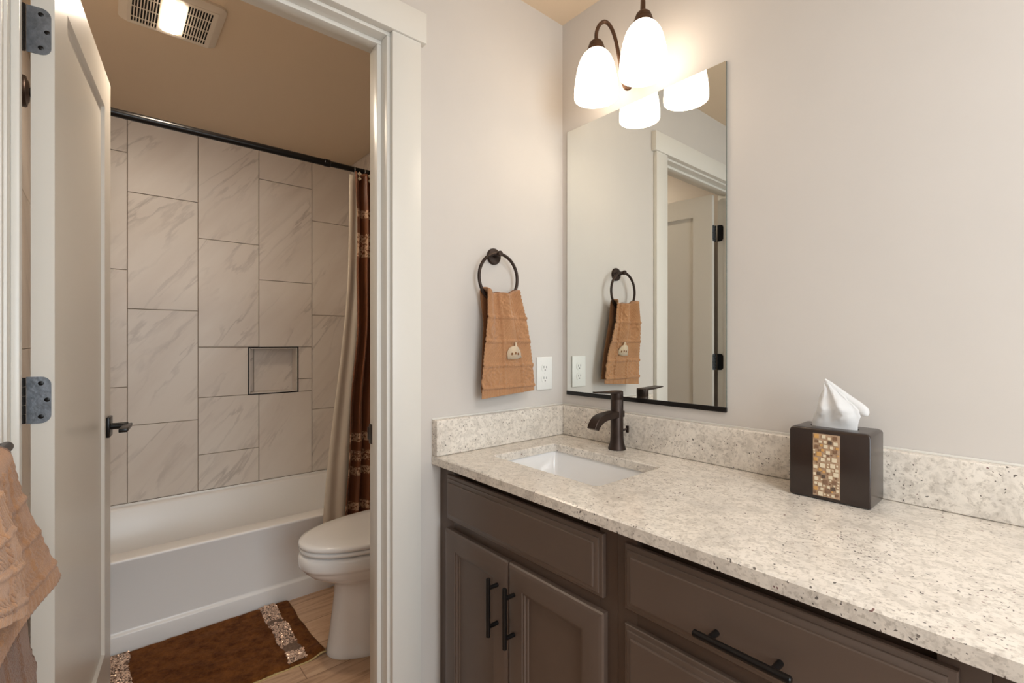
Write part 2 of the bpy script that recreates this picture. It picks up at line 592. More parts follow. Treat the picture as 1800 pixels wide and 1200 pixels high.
# column k=0 starts at y=-1.22 ; offsets of the horizontal joints per column (k mod 3)
zoffs = {0: 0.775, 1: 0.577, 2: 0.975}
bm = tiled(AL, AR, 0.376, H, -1.2205, zoffs, lambda a, z, d: (XT - 0.010 + d, a, z), (NY0, NY1, NZ0, NZ1))
build('wall_tile', bm, M['marble'], back)
bm = bmesh.new(); uv = tile_uv(bm)
off = (3.3, 7.7)
jn = -0.614
add_tile(bm, uv, (NY0, jn, NZ0, NZ1), (9.1, 2.2), lambda a, z, d: (XT - 0.105 + d, a, z))
add_tile(bm, uv, (jn, NY1, NZ0, NZ1), off, lambda a, z, d: (XT - 0.105 + d, a, z))
add_tile(bm, uv, (XT - 0.094, XT - 0.002, NZ0, NZ1), (1, 5), lambda a, z, d: (a, NY1 - d, z))
add_tile(bm, uv, (XT - 0.094, XT - 0.002, NZ0, NZ1), (2, 9), lambda a, z, d: (a, NY0 + d, z))
add_tile(bm, uv, (NY0 + .011, NY1 - .011, XT - 0.094, XT - 0.002), (2, 1), lambda a, z, d: (z, a, NZ0 + d))
add_tile(bm, uv, (NY0 + .011, NY1 - .011, XT - 0.094, XT - 0.002), (4, 1), lambda a, z, d: (z, a, NZ1 - d))
build('niche_lining', bm, M['marble'], back)
bm = bmesh.new(); w = 0.0030; xx0, xx1 = XT - 0.004, XT + 0.0015
box(bm, xx0, xx1, NY0 - w, NY0 + w, NZ0 - w, NZ1 + w); box(bm, xx0, xx1, NY1 - w, NY1 + w, NZ0 - w, NZ1 + w)
box(bm, xx0, xx1, NY0 + w, NY1 - w, NZ0 - w, NZ0 + w); box(bm, xx0, xx1, NY0 + w, NY1 - w, NZ1 - w, NZ1 + w)
tag(build('niche_edge_trim', bm, M['black'], back), 'thin dark metal edging around the niche')
bmr = tiled(XT, -1.095, 0.376, H, -1.92, zoffs, lambda a, z, d: (a, AR - d, z))
build('side_tile', bmr, M['marble'], bpy.data.objects['wall_alcove_right'])
bml = tiled(XT, -1.095, 0.376, H, -1.92, zoffs, lambda a, z, d: (a, AL + d, z))
build('side_tile', bml, M['marble'], bpy.data.objects['wall_alcove_left'])

# ------------------------------------------------------------------ doorway trim and jamb
CI0, CI1 = -1.4475, -0.6990      # inner edges of the side casings
bm = bmesh.new()
box(bm, 0, 0.018, CI1, -0.610, 0, 2.0755, 0.0015)
box(bm, 0, 0.018, -1.5365, CI0, 0, 2.0755, 0.0015)
tag(struct('trim_1', bm, M['trim'], 'flat white casing boards on both sides of the doorway', 'door casing'))
struct('trim_2', B(0, 0.024, -1.5530, -0.5945, 2.076, 2.163, 0.0015), M['trim'], 'white header board across the top of the doorway', 'door casing')
JY0, JY1, JZ = -1.4430, -0.7080, 2.0670   # jamb faces
bm = bmesh.new()
box(bm, JX, 0.0, OY0, JY0, 0, JZ, 0.001); box(bm, JX, 0.0, JY1, OY1, 0, JZ, 0.001)
box(bm, JX, 0.0, OY0, OY1, JZ, OZ, 0.001)
box(bm, -0.070, -0.035, JY0, JY0 + 0.0125, 0, JZ - 0.0125, 0.002); box(bm, -0.070, -0.035, JY1 - 0.0125, JY1, 0, JZ - 0.0125, 0.002)
box(bm, -0.070, -0.035, JY0, JY1, JZ - 0.0125, JZ, 0.002)
jamb = struct('trim_3', bm, M['trim'], 'white door jamb with raised stop lining the doorway', 'door jamb')
bm = B(-0.112, -0.085, JY1 - 0.0035, JY1 - 0.0005, 0.908, 0.966, 0.001)
box(bm, -0.124, -0.108, JY1 - 0.0035, JY1 + 0.001, 0.918, 0.956, 0.001)
tag(build('strike_plate', bm, M['bronze'], jamb), 'dark bronze strike plate on the jamb')

# ------------------------------------------------------------------ the open door (local x runs from hinge edge to free edge)
PIV = Vector((-0.124, -1.4235, 0))
ang = math.radians(180 - 7.4)
door = thing('door_1', PIV, 'white recessed-panel door standing open into the tub room', 'door', rz=ang, kind='structure')
DW, DT, DH0, DH1 = 0.725, 0.036, 0.012, 2.063
# local frame: +x away from hinge, local +y points to the world -y side => leaf spans y in [-DT, 0]
def door_leaf():
    bm = bmesh.new()
    pb, st, rail_t, rail_b = 0.009, 0.112, 0.115, 0.215
    for side in (0, 1):
        y_out = -DT if side == 0 else 0.0
        sgn = 1 if side == 0 else -1
        prof = [(0.0, 0.0)]
        rings = []
        a0, a1, b0, b1 = 0, DW, DH0, DH1
        rings.append([(a0, y_out, b0), (a1, y_out, b0), (a1, y_out, b1), (a0, y_out, b1)])
        for k, (i, d) in enumerate(((0, 0), (0.003, pb), )):
            c0, c1, e0, e1 = st + i, DW - st - i, DH0 + rail_b + i, DH1 - rail_t - i
            rings.append([(c0, y_out + sgn * d, e0), (c1, y_out + sgn * d, e0), (c1, y_out + sgn * d, e1), (c0, y_out + sgn * d, e1)])
        loft(bm, rings, cap0=False, cap1=True)
    # edges
    q = [(0, DH0), (DW, DH0), (DW, DH1), (0, DH1)]
    for j in range(4):
        a, b = q[j], q[(j + 1) % 4]
        bm.faces.new([bm.verts.new(p) for p in ((a[0], -DT, a[1]), (b[0], -DT, b[1]), (b[0], 0, b[1]), (a[0], 0, a[1]))])
    bmesh.ops.remove_doubles(bm, verts=bm.verts, dist=1e-5)
    return bm


build('door_leaf', door_leaf(), M['door'], door, local=True, smooth=20)


def leaf_plate(w, h, r=0.016, n=6):
    """hinge leaf outline in (u,z): square at u=0, rounded at u=w"""
    pts = [(0, -h / 2)]
    for a0, cz in ((-90, -h / 2 + r), (0, h / 2 - r)):
        for i in range(n + 1):
            a = math.radians(a0 + 90 * i / n)
            pts.append((w - r + r * math.cos(a), cz + r * math.sin(a)))
    pts.append((0, h / 2))
    return pts


for hz in (1.843, 1.091):
    h = thing('hinge', (0, 0, 0), None, None); h.parent = door
    # leaf let into the hinge edge of the door
    out = leaf_plate(0.037, 0.095)
    bm = bmesh.new()
    loft(bm, [[(-0.0001, 0.006 - u, hz + z) for u, z in out], [(-0.0016, 0.006 - u, hz + z) for u, z in out]])
    build('door_leaf_plate', bm, M['pewter'], h, local=True)
    bm = bmesh.new()
    for su, sz in ((0.0215, 0.034), (0.031, 0.0), (0.0215, -0.034)):
        lathe(bm, [(0.0001, -0.0024), (0.0030, -0.0024), (0.0046, -0.0017)], (0.0, 0.006 - su, hz + sz), 'x', 16)
    tag(build('hinge_screw', bm, M['black'], h, local=True), 'three dark countersunk screws in the hinge')
    bm = bmesh.new()
    for k in range(5):
        lathe(bm, [(0.0001, 0), (0.0062, 0), (0.0062, 0.0178), (0.0001, 0.0178)], (-0.002, 0.0125, hz - 0.046 + k * 0.0186), 'z', 16)
    build('hinge_knuckle', bm, M['black'], h, local=True)
# leaves on the jamb side belong to the frame
for hz in (1.843, 1.091):
    out = leaf_plate(0.035, 0.095)
    bm = bmesh.new()
    loft(bm, [[(-0.114 + u, JY0 + 0.0002, hz + z) for u, z in out], [(-0.114 + u, JY0 + 0.0020, hz + z) for u, z in out]])
    tag(build('jamb_hinge_plate', bm, M['black'], jamb), 'dark hinge plate on the jamb')

# lever handle on the toilet-room side of the leaf
lev = thing('lever_handle', (0, 0, 0), None, None); lev.parent = door
lx, lz = DW - 0.058, 0.935
bm = B(lx - 0.032, lx + 0.032, -DT - 0.009, -DT, lz - 0.032, lz + 0.032, 0.002)
tag(build('rose', bm, M['black'], lev, local=True), 'square black rose')
bm = bmesh.new()
tube(bm, [(lx, -DT - 0.006, lz), (lx, -DT - 0.052, lz)], 0.0105, 18)
box(bm, lx - 0.118, lx + 0.012, -DT - 0.062, -DT - 0.040, lz - 0.006, lz + 0.006, 0.002)
tag(build('lever', bm, M['black'], lev, local=True), 'flat black lever')

# ------------------------------------------------------------------ bathtub
tub = thing('bathtub', (-1.50, -0.80, 0), 'white alcove bathtub with a stepped apron below tiled walls', 'bathtub')
TZ = 0.366; T0, T1 = AL + 0.012, AR - 0.012; TX0, TX1 = XT + 0.002, -1.136
bm = bmesh.new()
# apron section extruded along y
prof = [(-1.1512, TZ - 0.0001), (-1.150, TZ), (-1.1405, TZ - 0.0008), (-1.1372, TZ - 0.0030), (-1.1360, TZ - 0.0065), (-1.1362, TZ - 0.012), (-1.1385, TZ - 0.020), (-1.1440, 0.092), (-1.142, 0.083), (-1.1345, 0.0785), (-1.1325, 0.074), (-1.1325, 0.0), (-1.1545, 0.0), (-1.1545, TZ - 0.006)]
loft(bm, [[(x, T0, z) for x, z in prof], [(x, T1, z) for x, z in prof]])
build('apron', bm, M['tub'], tub, smooth=50)
bm = bmesh.new()
def ring(x0, x1, y0, y1, r, z, n=8): return [(x, y, z) for x, y in rrect(x0, x1, y0, y1, r, n)]
rings = [ring(TX0, -1.155, T0, T1, 0.002, 0.0), ring(TX0, -1.155, T0, T1, 0.002, TZ - 0.004), ring(TX0, -1.151, T0, T1, 0.004, TZ),
         ring(TX0 + 0.030, -1.222, T0 + 0.075, T1 - 0.075, 0.09, TZ), ring(TX0 + 0.036, -1.230, T0 + 0.082, T1 - 0.082, 0.09, TZ - 0.003),
         ring(TX0 + 0.041, -1.236, T0 + 0.09, T1 - 0.09, 0.09, TZ - 0.012), ring(TX0 + 0.065, -1.26, T0 + 0.13, T1 - 0.11, 0.10, 0.16),
         ring(TX0 + 0.085, -1.28, T0 + 0.17, T1 - 0.125, 0.11, 0.09), ring(TX0 + 0.12, -1.32, T0 + 0.22, T1 - 0.16, 0.11, 0.066)]
loft(bm, rings)
build('basin', bm, M['tub'], tub, smooth=50)
# raised tiling flange along the wall
bm = B(XT + 0.001, XT + 0.008, T0, T1, TZ - 0.01, TZ + 0.010, 0.002)
build('tiling_flange', bm, M['tub'], tub)

# ------------------------------------------------------------------ shower rod, curtain, liner
RX, RZ = -1.118, 2.080
rod = thing('shower_rod', (RX, -0.8, RZ), 'black telescoping shower rod spanning the alcove above the tub', 'shower rod')
y0, y1 = AL + 0.011, AR - 0.011
bm = tube(bmesh.new(), [(RX, y0 + 0.004, RZ), (RX, -0.478, RZ)], 0.0158, 24); build('outer_tube', bm, M['black'], rod)
bm = lathe(bmesh.new(), [(0.0158, -0.03), (0.0176, -0.028), (0.0176, -0.002), (0.0135, 0.0)], (RX, -0.468, RZ), 'y', 24); build('collar', bm, M['black'], rod)
bm = tube(bmesh.new(), [(RX, -0.49, RZ), (RX, y1 - 0.004, RZ)], 0.0134, 24); build('inner_tube', bm, M['black'], rod)
for ye, s in ((y0, 1), (y1, -1)):
    bm = lathe(bmesh.new(), [(0.001, 0), (0.050, 0), (0.053, 0.003 * s), (0.053, 0.026 * s), (0.050, 0.030 * s), (0.040, 0.032 * s), (0.034, 0.036 * s), (0.017, 0.038 * s), (0.001, 0.038 * s)], (RX, ye, RZ), 'y', 32)
    tag(build('end_flange', bm, M['bronze'], rod), 'round dark bronze end flange')

cur = thing('shower_curtain', (-1.08, -0.2, 0.1), 'brown satin shower curtain bunched at the far end of the rod', 'shower curtain')
def cur_f(u, v):
    z = 2.045 - v * 1.90
    spread = 0.26 + 0.05 * sstep(0.1, 0.9, v)
    yl = -0.372 + 0.012 * sstep(0.05, 0.2, v) - 0.062 * sstep(0.25, 0.9, v) + 0.005 * math.sin(v * 19)
    y = yl + u * (-0.065 - yl)
    amp = 0.021 + 0.007 * v
    ph = u * 2 * PI * 6.5 + 0.9 * math.sin(v * 3.0) + 0.4
    x = -1.060 + amp * math.sin(ph) + 0.006 * math.sin(ph * 2.3 + v * 7)
    return (x, y, z)
bm = grid(bmesh.new(), cur_f, 110, 120)
solidify(build('curtain_panel', bm, M['satin'], cur, smooth=180), 0.0018)
for i, yy in enumerate((-0.350, -0.296, -0.242, -0.188, -0.134, -0.088)):
    hk = thing('curtain_hook', (0, 0, 0), None, None); hk.parent = cur
    pts = [(RX + 0.0180 * math.cos(a), yy, RZ - 0.002 + 0.0180 * math.sin(a)) for a in [math.radians(t) for t in range(200, -61, -20)]]
    pts += [(-1.095, yy, RZ - 0.035)]
    bm = tube(bmesh.new(), pts, 0.0014, 8)
    build('wire', bm, M['chrome'], hk)
    bm = bmesh.new()
    for zz, ss in ((2.038, 0.0105), (2.014, 0.0092)):
        b2 = bmesh.new(); bmesh.ops.create_cube(b2, size=1)
        bmesh.ops.rotate(b2, verts=b2.verts, cent=(0, 0, 0), matrix=Matrix.Rotation(PI / 4, 3, 'X'))
        for v in b2.verts: v.co = Vector((-1.045 + v.co.x * 0.006, yy + v.co.y * ss * 1.5, zz + v.co.z * ss * 1.5))
        merge(bm, b2)
    tag(build('diamond_ornament', bm, M['mos_cream'], hk), 'pair of cream diamond ornaments')

lin = thing('shower_liner', (-1.122, -0.25, 0.1), 'cream vinyl shower liner hanging behind the brown curtain', 'shower liner')
def lin_f(u, v):
    z = 2.050 - v * 1.93
    yl = -0.372 - 0.025 * v - 0.110 * sstep(0.2, 0.95, v)
    y = yl + u * (-0.07 - yl)
    ph = u * 2 * PI * 6 + 0.5 * math.sin(v * 4)
    x = -1.117 + 0.006 * math.sin(ph) * (0.5 + 0.5 * v)
    return (x, y, z)
bm = grid(bmesh.new(), lin_f, 90, 60)
solidify(build('liner_panel', bm, M['liner'], lin, smooth=180), 0.0012)

# ------------------------------------------------------------------ toilet
TXC = -0.625
toi = thing('toilet', (TXC, -0.35, 0), 'white toilet with closed lid beside the bathtub', 'toilet')
def egg(yf, yb, hw, z, n=56, dy=0.0, sq=2.0):
    """outline with a long rounded front (toward -y) and a squarer back"""
    pts = []
    yc = yb - hw * 0.95
    for i in range(n):
        a = 2 * PI * i / n
        c, s = math.cos(a), math.sin(a)
        if s < 0:
            x = hw * math.copysign(abs(c) ** (2 / 2.1), c); y = yc + (yc - yf) * -abs(s) ** (2 / 2.1)
        else:
            x = hw * math.copysign(abs(c) ** (2 / 2.6), c); y = yc + (yb - yc) * abs(s) ** (2 / 2.6)
        pts.append((TXC + x, y + dy, z))
    return pts
bm = bmesh.new()
rings = [egg(-0.655, -0.20, 0.140, 0.0), egg(-0.657, -0.20, 0.142, 0.004), egg(-0.652, -0.20, 0.138, 0.014), egg(-0.645, -0.20, 0.130, 0.06), egg(-0.635, -0.20, 0.122, 0.14),
         egg(-0.625, -0.20, 0.116, 0.22), egg(-0.624, -0.21, 0.116, 0.262), egg(-0.636, -0.22, 0.124, 0.280), egg(-0.674, -0.22, 0.145, 0.298), egg(-0.716, -0.22, 0.165, 0.322), egg(-0.740, -0.22, 0.176, 0.346),
         egg(-0.746, -0.22, 0.180, 0.357), egg(-0.752, -0.22, 0.184, 0.360), egg(-0.757, -0.22, 0.187, 0.369), egg(-0.757, -0.22, 0.187, 0.399), egg(-0.752, -0.22, 0.183, 0.409), egg(-0.738, -0.23, 0.172, 0.413),
         egg(-0.70, -0.25, 0.13, 0.413)]
loft(bm, rings)
build('bowl', bm, M['porcelain'], toi, smooth=60)
bm = bmesh.new()
loft(bm, [egg(-0.742, -0.265, 0.174, 0.4175), egg(-0.752, -0.26, 0.182, 0.4205), egg(-0.754, -0.26, 0.184, 0.4285), egg(-0.750, -0.26, 0.181, 0.434)])
build('seat', bm, M['porcelain'], toi, smooth=60)
bm = bmesh.new()
loft(bm, [egg(-0.742, -0.255, 0.176, 0.4362), egg(-0.754, -0.25, 0.185, 0.4395), egg(-0.757, -0.25, 0.188, 0.4475), egg(-0.752, -0.25, 0.184, 0.4555), egg(-0.735, -0.26, 0.17, 0.4600), egg(-0.66, -0.29, 0.12, 0.4635), egg(-0.55, -0.33, 0.04, 0.4645)])
build('lid', bm, M['porcelain'], toi, smooth=60)
bm = bmesh.new()
loft(bm, [ring(TXC - 0.17, TXC + 0.17, -0.22, -0.055, 0.03, 0.419), ring(TXC - 0.205, TXC + 0.205, -0.235, -0.05, 0.03, 0.46), ring(TXC - 0.22, TXC + 0.22, -0.24, -0.045, 0.03, 0.70)])
build('tank', bm, M['porcelain'], toi, smooth=60)
bm = bmesh.new()
loft(bm, [ring(TXC - 0.228, TXC + 0.228, -0.248, -0.040, 0.03, 0.702), ring(TXC - 0.232, TXC + 0.232, -0.252, -0.040, 0.03, 0.715), ring(TXC - 0.228, TXC + 0.228, -0.248, -0.042, 0.03, 0.738), ring(TXC - 0.215, TXC + 0.215, -0.235, -0.05, 0.03, 0.744)])
build('tank_lid', bm, M['porcelain'], toi, smooth=60)
bm = B(TXC - 0.13, TXC + 0.13, -0.36, -0.20, 0.2, 0.418, 0.02, 3)
build('tank_shelf', bm, M['porcelain'], toi)

# ------------------------------------------------------------------ bath mat
MX0, MX1, MY0, MY1 = -1.126, -0.632, -1.372, -0.660
mat = thing('bath_mat', ((MX0 + MX1) / 2, (MY0 + MY1) / 2, 0), 'brown pile bath mat with sequin bands lying along the tub', 'bath mat')
def edge_wob(t, k): return 0.003 * math.sin(t * 1.3 + k) + 0.0012 * math.sin(t * 4 + k * 2)
def mat_lift(x, y):
    # a small ripple in the corner by the toilet
    return 0.016 * math.exp(-((x + 0.645) / 0.05) ** 2 - ((y + 0.672) / 0.03) ** 2)
def mat_top(u, v):
    x = MX0 + u * (MX1 - MX0) + (edge_wob(v * 5, 1) if u > 0.5 else 0.0) * abs(2 * u - 1); y = MY0 + v * (MY1 - MY0) + edge_wob(u * 5, 2) * abs(2 * v - 1)
    e = min(u * (MX1 - MX0), (1 - u) * (MX1 - MX0), v * (MY1 - MY0), (1 - v) * (MY1 - MY0))
    z = 0.005 + 0.010 * sstep(-0.002, 0.012, e) + 0.0025 * noise.noise(Vector((x * 22, y * 22, 0))) + 0.0015 * noise.noise(Vector((x * 160, y * 160, 3)))
    return (x, y, z + mat_lift(x, y))
bm = grid(bmesh.new(), mat_top, 130, 190)
build('pile', bm, M['mat'], mat, smooth=180)
def mat_bot(u, v):
    p = mat_top(u, v); g = 0.004
    return (p[0] + (u - 0.5) * g, p[1] + (v - 0.5) * g, 0.0015 + mat_lift(p[0], p[1]))
bm = grid(bmesh.new(), mat_bot, 40, 60)
tag(solidify(build('backing', bm, M['backing'], mat, smooth=180), 0.003), 'pale tan bound edge')
for ya, yb in ((-0.786, -0.720), (-1.305, -1.239)):
    bnd = thing('sequin_band', (0, 0, 0), None, None); bnd.parent = mat
    def bf(u, v):
        x = MX0 + 0.006 + u * (MX1 - MX0 - 0.012); y = ya + v * (yb - ya) + 0.003 * math.sin(u * 17)
        return (x, y, 0.0172 + 0.0012 * noise.noise(Vector((x * 50, y * 50, 1))) + mat_lift(x, y) - 0.003 * (2 * v - 1) ** 4)
    bm = grid(bmesh.new(), bf, 60, 10)
    tag(build('band_cloth', bm, M['bandcloth'], bnd, smooth=180), 'grey brown cloth band')
    bm = bmesh.new()
    for k in range(2300):
        u, v = rnd.random(), rnd.random()
        p = Vector(bf(u, v))
        # leaf-shaped bare patches stay clear of sequins
        if noise.noise(Vector((p.x * 17, p.y * 13, 9))) < -0.20: continue
        p.z += 0.0016
        r = rnd.uniform(0.0022, 0.0036)
        nrm = Vector((rnd.gauss(0, 0.4), rnd.gauss(0, 0.4), 1)).normalized()
        a = nrm.orthogonal().normalized(); b_ = nrm.cross(a)
        bm.faces.new([bm.verts.new(p + (a * math.cos(t * PI / 3) + b_ * math.sin(t * PI / 3)) * r) for t in range(6)])
    tag(build('sequins', bm, M['sequin'], bnd, smooth=0), 'shiny pink bronze sequins', kind='stuff')

# ------------------------------------------------------------------ exhaust fan with light in the toilet-room ceiling
FX, FY = -0.857, -1.123
fan = thing('exhaust_fan', (FX, FY, H), 'square ceiling exhaust fan with a lit lens between two grilles', 'exhaust fan')
bm = bmesh.new()
zt = H
def fz(d): return zt - 0.004 - 0.018 * (1 - (d / 0.155) ** 2)
rings = []
for s, r, dz in ((0.150, 0.03, 0.0), (0.150, 0.03, -0.008), (0.143, 0.03, -0.014), (0.125, 0.02, -0.020)):
    rings.append(ring(FX - s, FX + s, FY - s, FY + s, r, zt + dz))
loft(bm, rings, cap0=True, cap1=False)
# the face with real openings: cross bars between the slots
def slot_face(ya, yb, n=9):
    xa, xb = FX - 0.113, FX + 0.113
    zz0, zz1 = zt - 0.0215, zt - 0.0185
    step = (yb - ya) / n
    for i in range(n + 1):
        yc = ya + i * step
        box(bm, xa, xb, yc - 0.0016, yc + 0.0016, zz0, zz1)
    for xb_ in (-0.113, -0.080, -0.012, 0.058, 0.113):
        box(bm, FX + xb_ - 0.0015, FX + xb_ + 0.0015, ya, yb, zz0 - 0.0003, zz1)
z0, z1 = zt - 0.021, zt - 0.0185
for a in ((FX - 0.126, FX - 0.113, FY - 0.126, FY + 0.126), (FX + 0.113, FX + 0.126, FY - 0.126, FY + 0.126), (FX - 0.113, FX + 0.113, FY - 0.126, FY - 0.1165),
          (FX - 0.113, FX + 0.113, FY + 0.1125, FY + 0.126), (FX - 0.113, FX + 0.113, FY - 0.039, FY + 0.037)):
    box(bm, *a, z0, z1)
slot_face(FY - 0.1165, FY - 0.039); slot_face(FY + 0.037, FY + 0.1125)
build('grille', bm, M['fanplastic'], fan, smooth=30)
bm = B(FX - 0.12, FX + 0.12, FY - 0.12, FY + 0.12, zt - 0.0165, zt - 0.0155)
tag(build('dark_housing', bm, M['dark'], fan), 'dark inside of the fan')
bm = bmesh.new()
loft(bm, [ring(FX - 0.105, FX + 0.105, FY - 0.026, FY + 0.028, 0.012, zt - 0.0205), ring(FX - 0.105, FX + 0.105, FY - 0.026, FY + 0.028, 0.012, zt - 0.0222), ring(FX - 0.098, FX + 0.098, FY - 0.022, FY + 0.024, 0.010, zt - 0.0236)])
tag(build('light_lens', bm, M['fanlens'], fan), 'glowing white lens')

# ------------------------------------------------------------------ towel ring and hand towel on the door wall
RYC, RXC, RZC, RR = -0.336, 0.036, 1.416, 0.0790
tr = thing('towel_ring', (0, RYC, 1.49), 'dark bronze towel ring on the wall above the outlet', 'towel ring')
bm = lathe(bmesh.new(), [(0.001, 0), (0.027, 0), (0.027, 0.006), (0.025, 0.009), (0.016, 0.011), (0.001, 0.011)], (0.0005, -0.331, 1.490), 'x', 36); build('rose', bm, M['bronze'], tr)
bm = tube(bmesh.new(), [(0.008, -0.333, 1.490), (0.030, RYC, 1.493), (0.046, RYC, 1.494)], 0.0068, 16); build('post', bm, M['bronze'], tr)
bm = lathe(bmesh.new(), [(0.001, 0), (0.0085, 0), (0.0095, 0.003), (0.0095, 0.010), (0.008, 0.012), (0.001, 0.012)], (0.036, RYC, 1.494), 'x', 20); build('post_cap', bm, M['bronze'], tr)
bm = tube(bmesh.new(), [(RXC, RYC + RR * math.sin(2 * PI * i / 64), RZC + RR * math.cos(2 * PI * i / 64)) for i in range(64)], 0.0052, 14, closed=True); build('ring', bm, M['bronze'], tr)

ht = thing('hand_towel', (0.04, RYC, 1.035), 'tan hand towel with a cream cabin patch hanging from the towel ring', 'towel')
def ring_z(y):
    t = max(-1, min(1, (y - RYC) / RR))
    return RZC - math.sqrt(max(0.0, 1 - t * t)) * RR
def ht_emboss(s, d):
    """s: 0..1 across, d: metres below the top fold. raised ribs in a grid, diagonal weave inside the squares"""
    e = 0.0
    for c in (0.41, 0.76):
        e += 0.0045 * math.exp(-((s - c) / 0.024) ** 4)
    for c in (0.084, 0.161, 0.239, 0.308):
        e += 0.0045 * math.exp(-((d - c) / 0.0055) ** 4)
    col = 0 if s < 0.41 else (1 if s < 0.76 else 2)
    row = 0 if d < 0.084 else (1 if d < 0.161 else (2 if d < 0.239 else 3))
    if d < 0.308 and (col + row) % 2 == 0:
        e += 0.0017 * math.sin((s * 0.22 + d * 0.8) * 2 * PI / 0.0095) * (0.6 + 0.4 * math.sin((s * 0.22 - d * 0.8) * 2 * PI / 0.0095))
    elif d < 0.308:
        cs, cd = (0.2, 0.56, 0.86)[col], (0.04, 0.125, 0.205, 0.275)[row]
        q = math.hypot((s - cs) / 0.13, (d - cd) / 0.028)
        e += 0.0030 * noise.noise(Vector((s * 26, d * 120, 4))) + 0.0024 * math.exp(-((q - 0.9) / 0.14) ** 2)
    if d > 0.312: e += -0.0015 + 0.0008 * math.sin(s * 2 * PI * 22)
    return e
def ht_point(s, d, back=False, lift=0.0):
    """front leaf of the towel"""
    L = 0.314
    t = d / L
    w0, w1 = (-0.4035, -0.2685), (-0.418, -0.196)
    k = sstep(-0.05, 1.0, t) ** 0.8
    ya = w0[0] + (w1[0] - w0[0]) * k; yb = w0[1] + (w1[1] - w0[1]) * k
    y = ya + s * (yb - ya)
    zt = 0.35 * ring_z(min(max(w0[0] + s * (w0[1] - w0[0]), RYC - 0.07), RYC + 0.07)) + 0.65 * 1.366 + 0.006 + 0.003 * math.sin(s * 2 * PI * 2.2 + 1)
    z = zt - d + (1.352 - zt) * sstep(0.0, 1.0, t)
    z += 0.014 * (s - 0.5) * t
    fold = 0.010 * (1 + math.sin(s * 2 * PI * 2.1 + 0.5)) * (1 - sstep(0.15, 0.85, t)) + 0.004 * math.sin(s * 9 + 2) * (1 - t)
    x = RXC + 0.0105 + 0.002 + 0.008 * sstep(0, 0.4, t) + fold + lift
    return [x, y, z]
def ht_f(u, v):
    # v<0.06: over the ring ; then front leaf
    s = u
    if v < 0.05:
        a = (v / 0.05) * PI / 2
        p = ht_point(s, 0.0)
        q = Vector(p); return (RXC - 0.001 + (p[0] - RXC + 0.001) * math.sin(a), p[1], p[2] + 0.0 + 0.004 * math.cos(a))
    d = (v - 0.05) / 0.95 * 0.314
    p = ht_point(s, d)
    p[0] += ht_emboss(s, 1.372 - p[2])
    return p
bm = grid(bmesh.new(), ht_f, 120, 210)
fl = build('front_leaf', bm, M['towel'], ht, smooth=180); solidify(fl, 0.004, -1)
def htb_f(u, v):
    s = u; d = v * 0.302
    p = ht_point(s, d)
    x = RXC - 0.010 + 0.002 * sstep(0, 0.4, v) + 0.004 * math.sin(s * 9)
    if v < 0.04: x = RXC - 0.001 - (RXC - 0.001 - x) * math.sin(v / 0.04 * PI / 2)
    k = 0.018 * sstep(0, 0.4, v) * (1 - 1.5 * s)
    return (x, p[1] + k, p[2] + 0.0035)
bm = grid(bmesh.new(), htb_f, 60, 80)
bl = build('back_leaf', bm, M['towel_dark'], ht, smooth=180); solidify(bl, 0.004, 1)  # darker than the front leaf: shade put into its colour
# cream cabin patch, following the front leaf
outline = [(-0.48, 0.46), (-0.50, 0.0), (-0.38, -0.28), (-0.16, -0.40), (0.02, -0.42), (0.02, -0.62), (0.07, -0.70), (0.13, -0.62), (0.14, -0.42), (0.28, -0.34), (0.46, -0.06), (0.48, 0.38), (0.1, 0.48)]
bm = bmesh.new()
top = [bm.verts.new(Vector(ht_point(0.600 + a * 0.30, 0.181 + b * 0.046)) + Vector((0.0050, 0, 0))) for a, b in outline]
f = bm.faces.new(top)
bmesh.ops.triangulate(bm, faces=[f])
ap = build('cabin_patch', bm, M['applique'], ht); solidify(ap, 0.003, 1); tag(ap, 'cream cabin shaped patch')
bm = bmesh.new()
for a, b in ((-0.22, 0.12), (0.02, 0.08), (0.24, 0.12)):
    p = Vector(ht_point(0.600 + a * 0.30, 0.181 + b * 0.046))
    box(bm, p.x + 0.006, p.x + 0.0095, p.y - 0.003, p.y + 0.003, p.z - 0.004, p.z + 0.004, 0.001)
tag(build('patch_stitching', bm, M['towel_dark'], ht), 'small brown stitched marks on the patch')

# ------------------------------------------------------------------ outlet
out_ = thing('electrical_outlet', (0, -0.099, 1.096), 'white duplex electrical outlet on the wall near the corner', 'outlet')
OYC, OZC = -0.0985, 1.0955
bm = B(0.0003, 0.0065, OYC - 0.0385, OYC + 0.0385, OZC - 0.0595, OZC + 0.0595, 0.0025, 3); build('cover_plate', bm, M['plastic'], out_)
for dz in (0.0195, -0.0195):
    rc = thing('receptacle', (0, 0, 0), None, None); rc.parent = out_
    pts = [(OYC + 0.0165 * math.cos(a), OZC + dz + max(-0.0135, min(0.0135, 0.0175 * math.sin(a)))) for a in [2 * PI * i / 40 for i in range(40)]]
    bm = bmesh.new(); loft(bm, [[(0.0062, y, z) for y, z in pts], [(0.0078, y, z) for y, z in pts]], cap0=False); build('face', bm, M['plastic'], rc)
    bm = bmesh.new()
    box(bm, 0.0076, 0.0081, OYC - 0.0075, OYC - 0.0055, OZC + dz - 0.001, OZC + dz + 0.0075)
    box(bm, 0.0076, 0.0081, OYC + 0.0055, OYC + 0.0072, OZC + dz - 0.001, OZC + dz + 0.0065)
    lathe(bm, [(0.0001, 0.0005), (0.0024, 0.0005), (0.0024, 0.0)], (0.0076, OYC, OZC + dz - 0.0075), 'x', 14)
    tag(build('slot', bm, M['slot'], rc), 'dark plug slots')
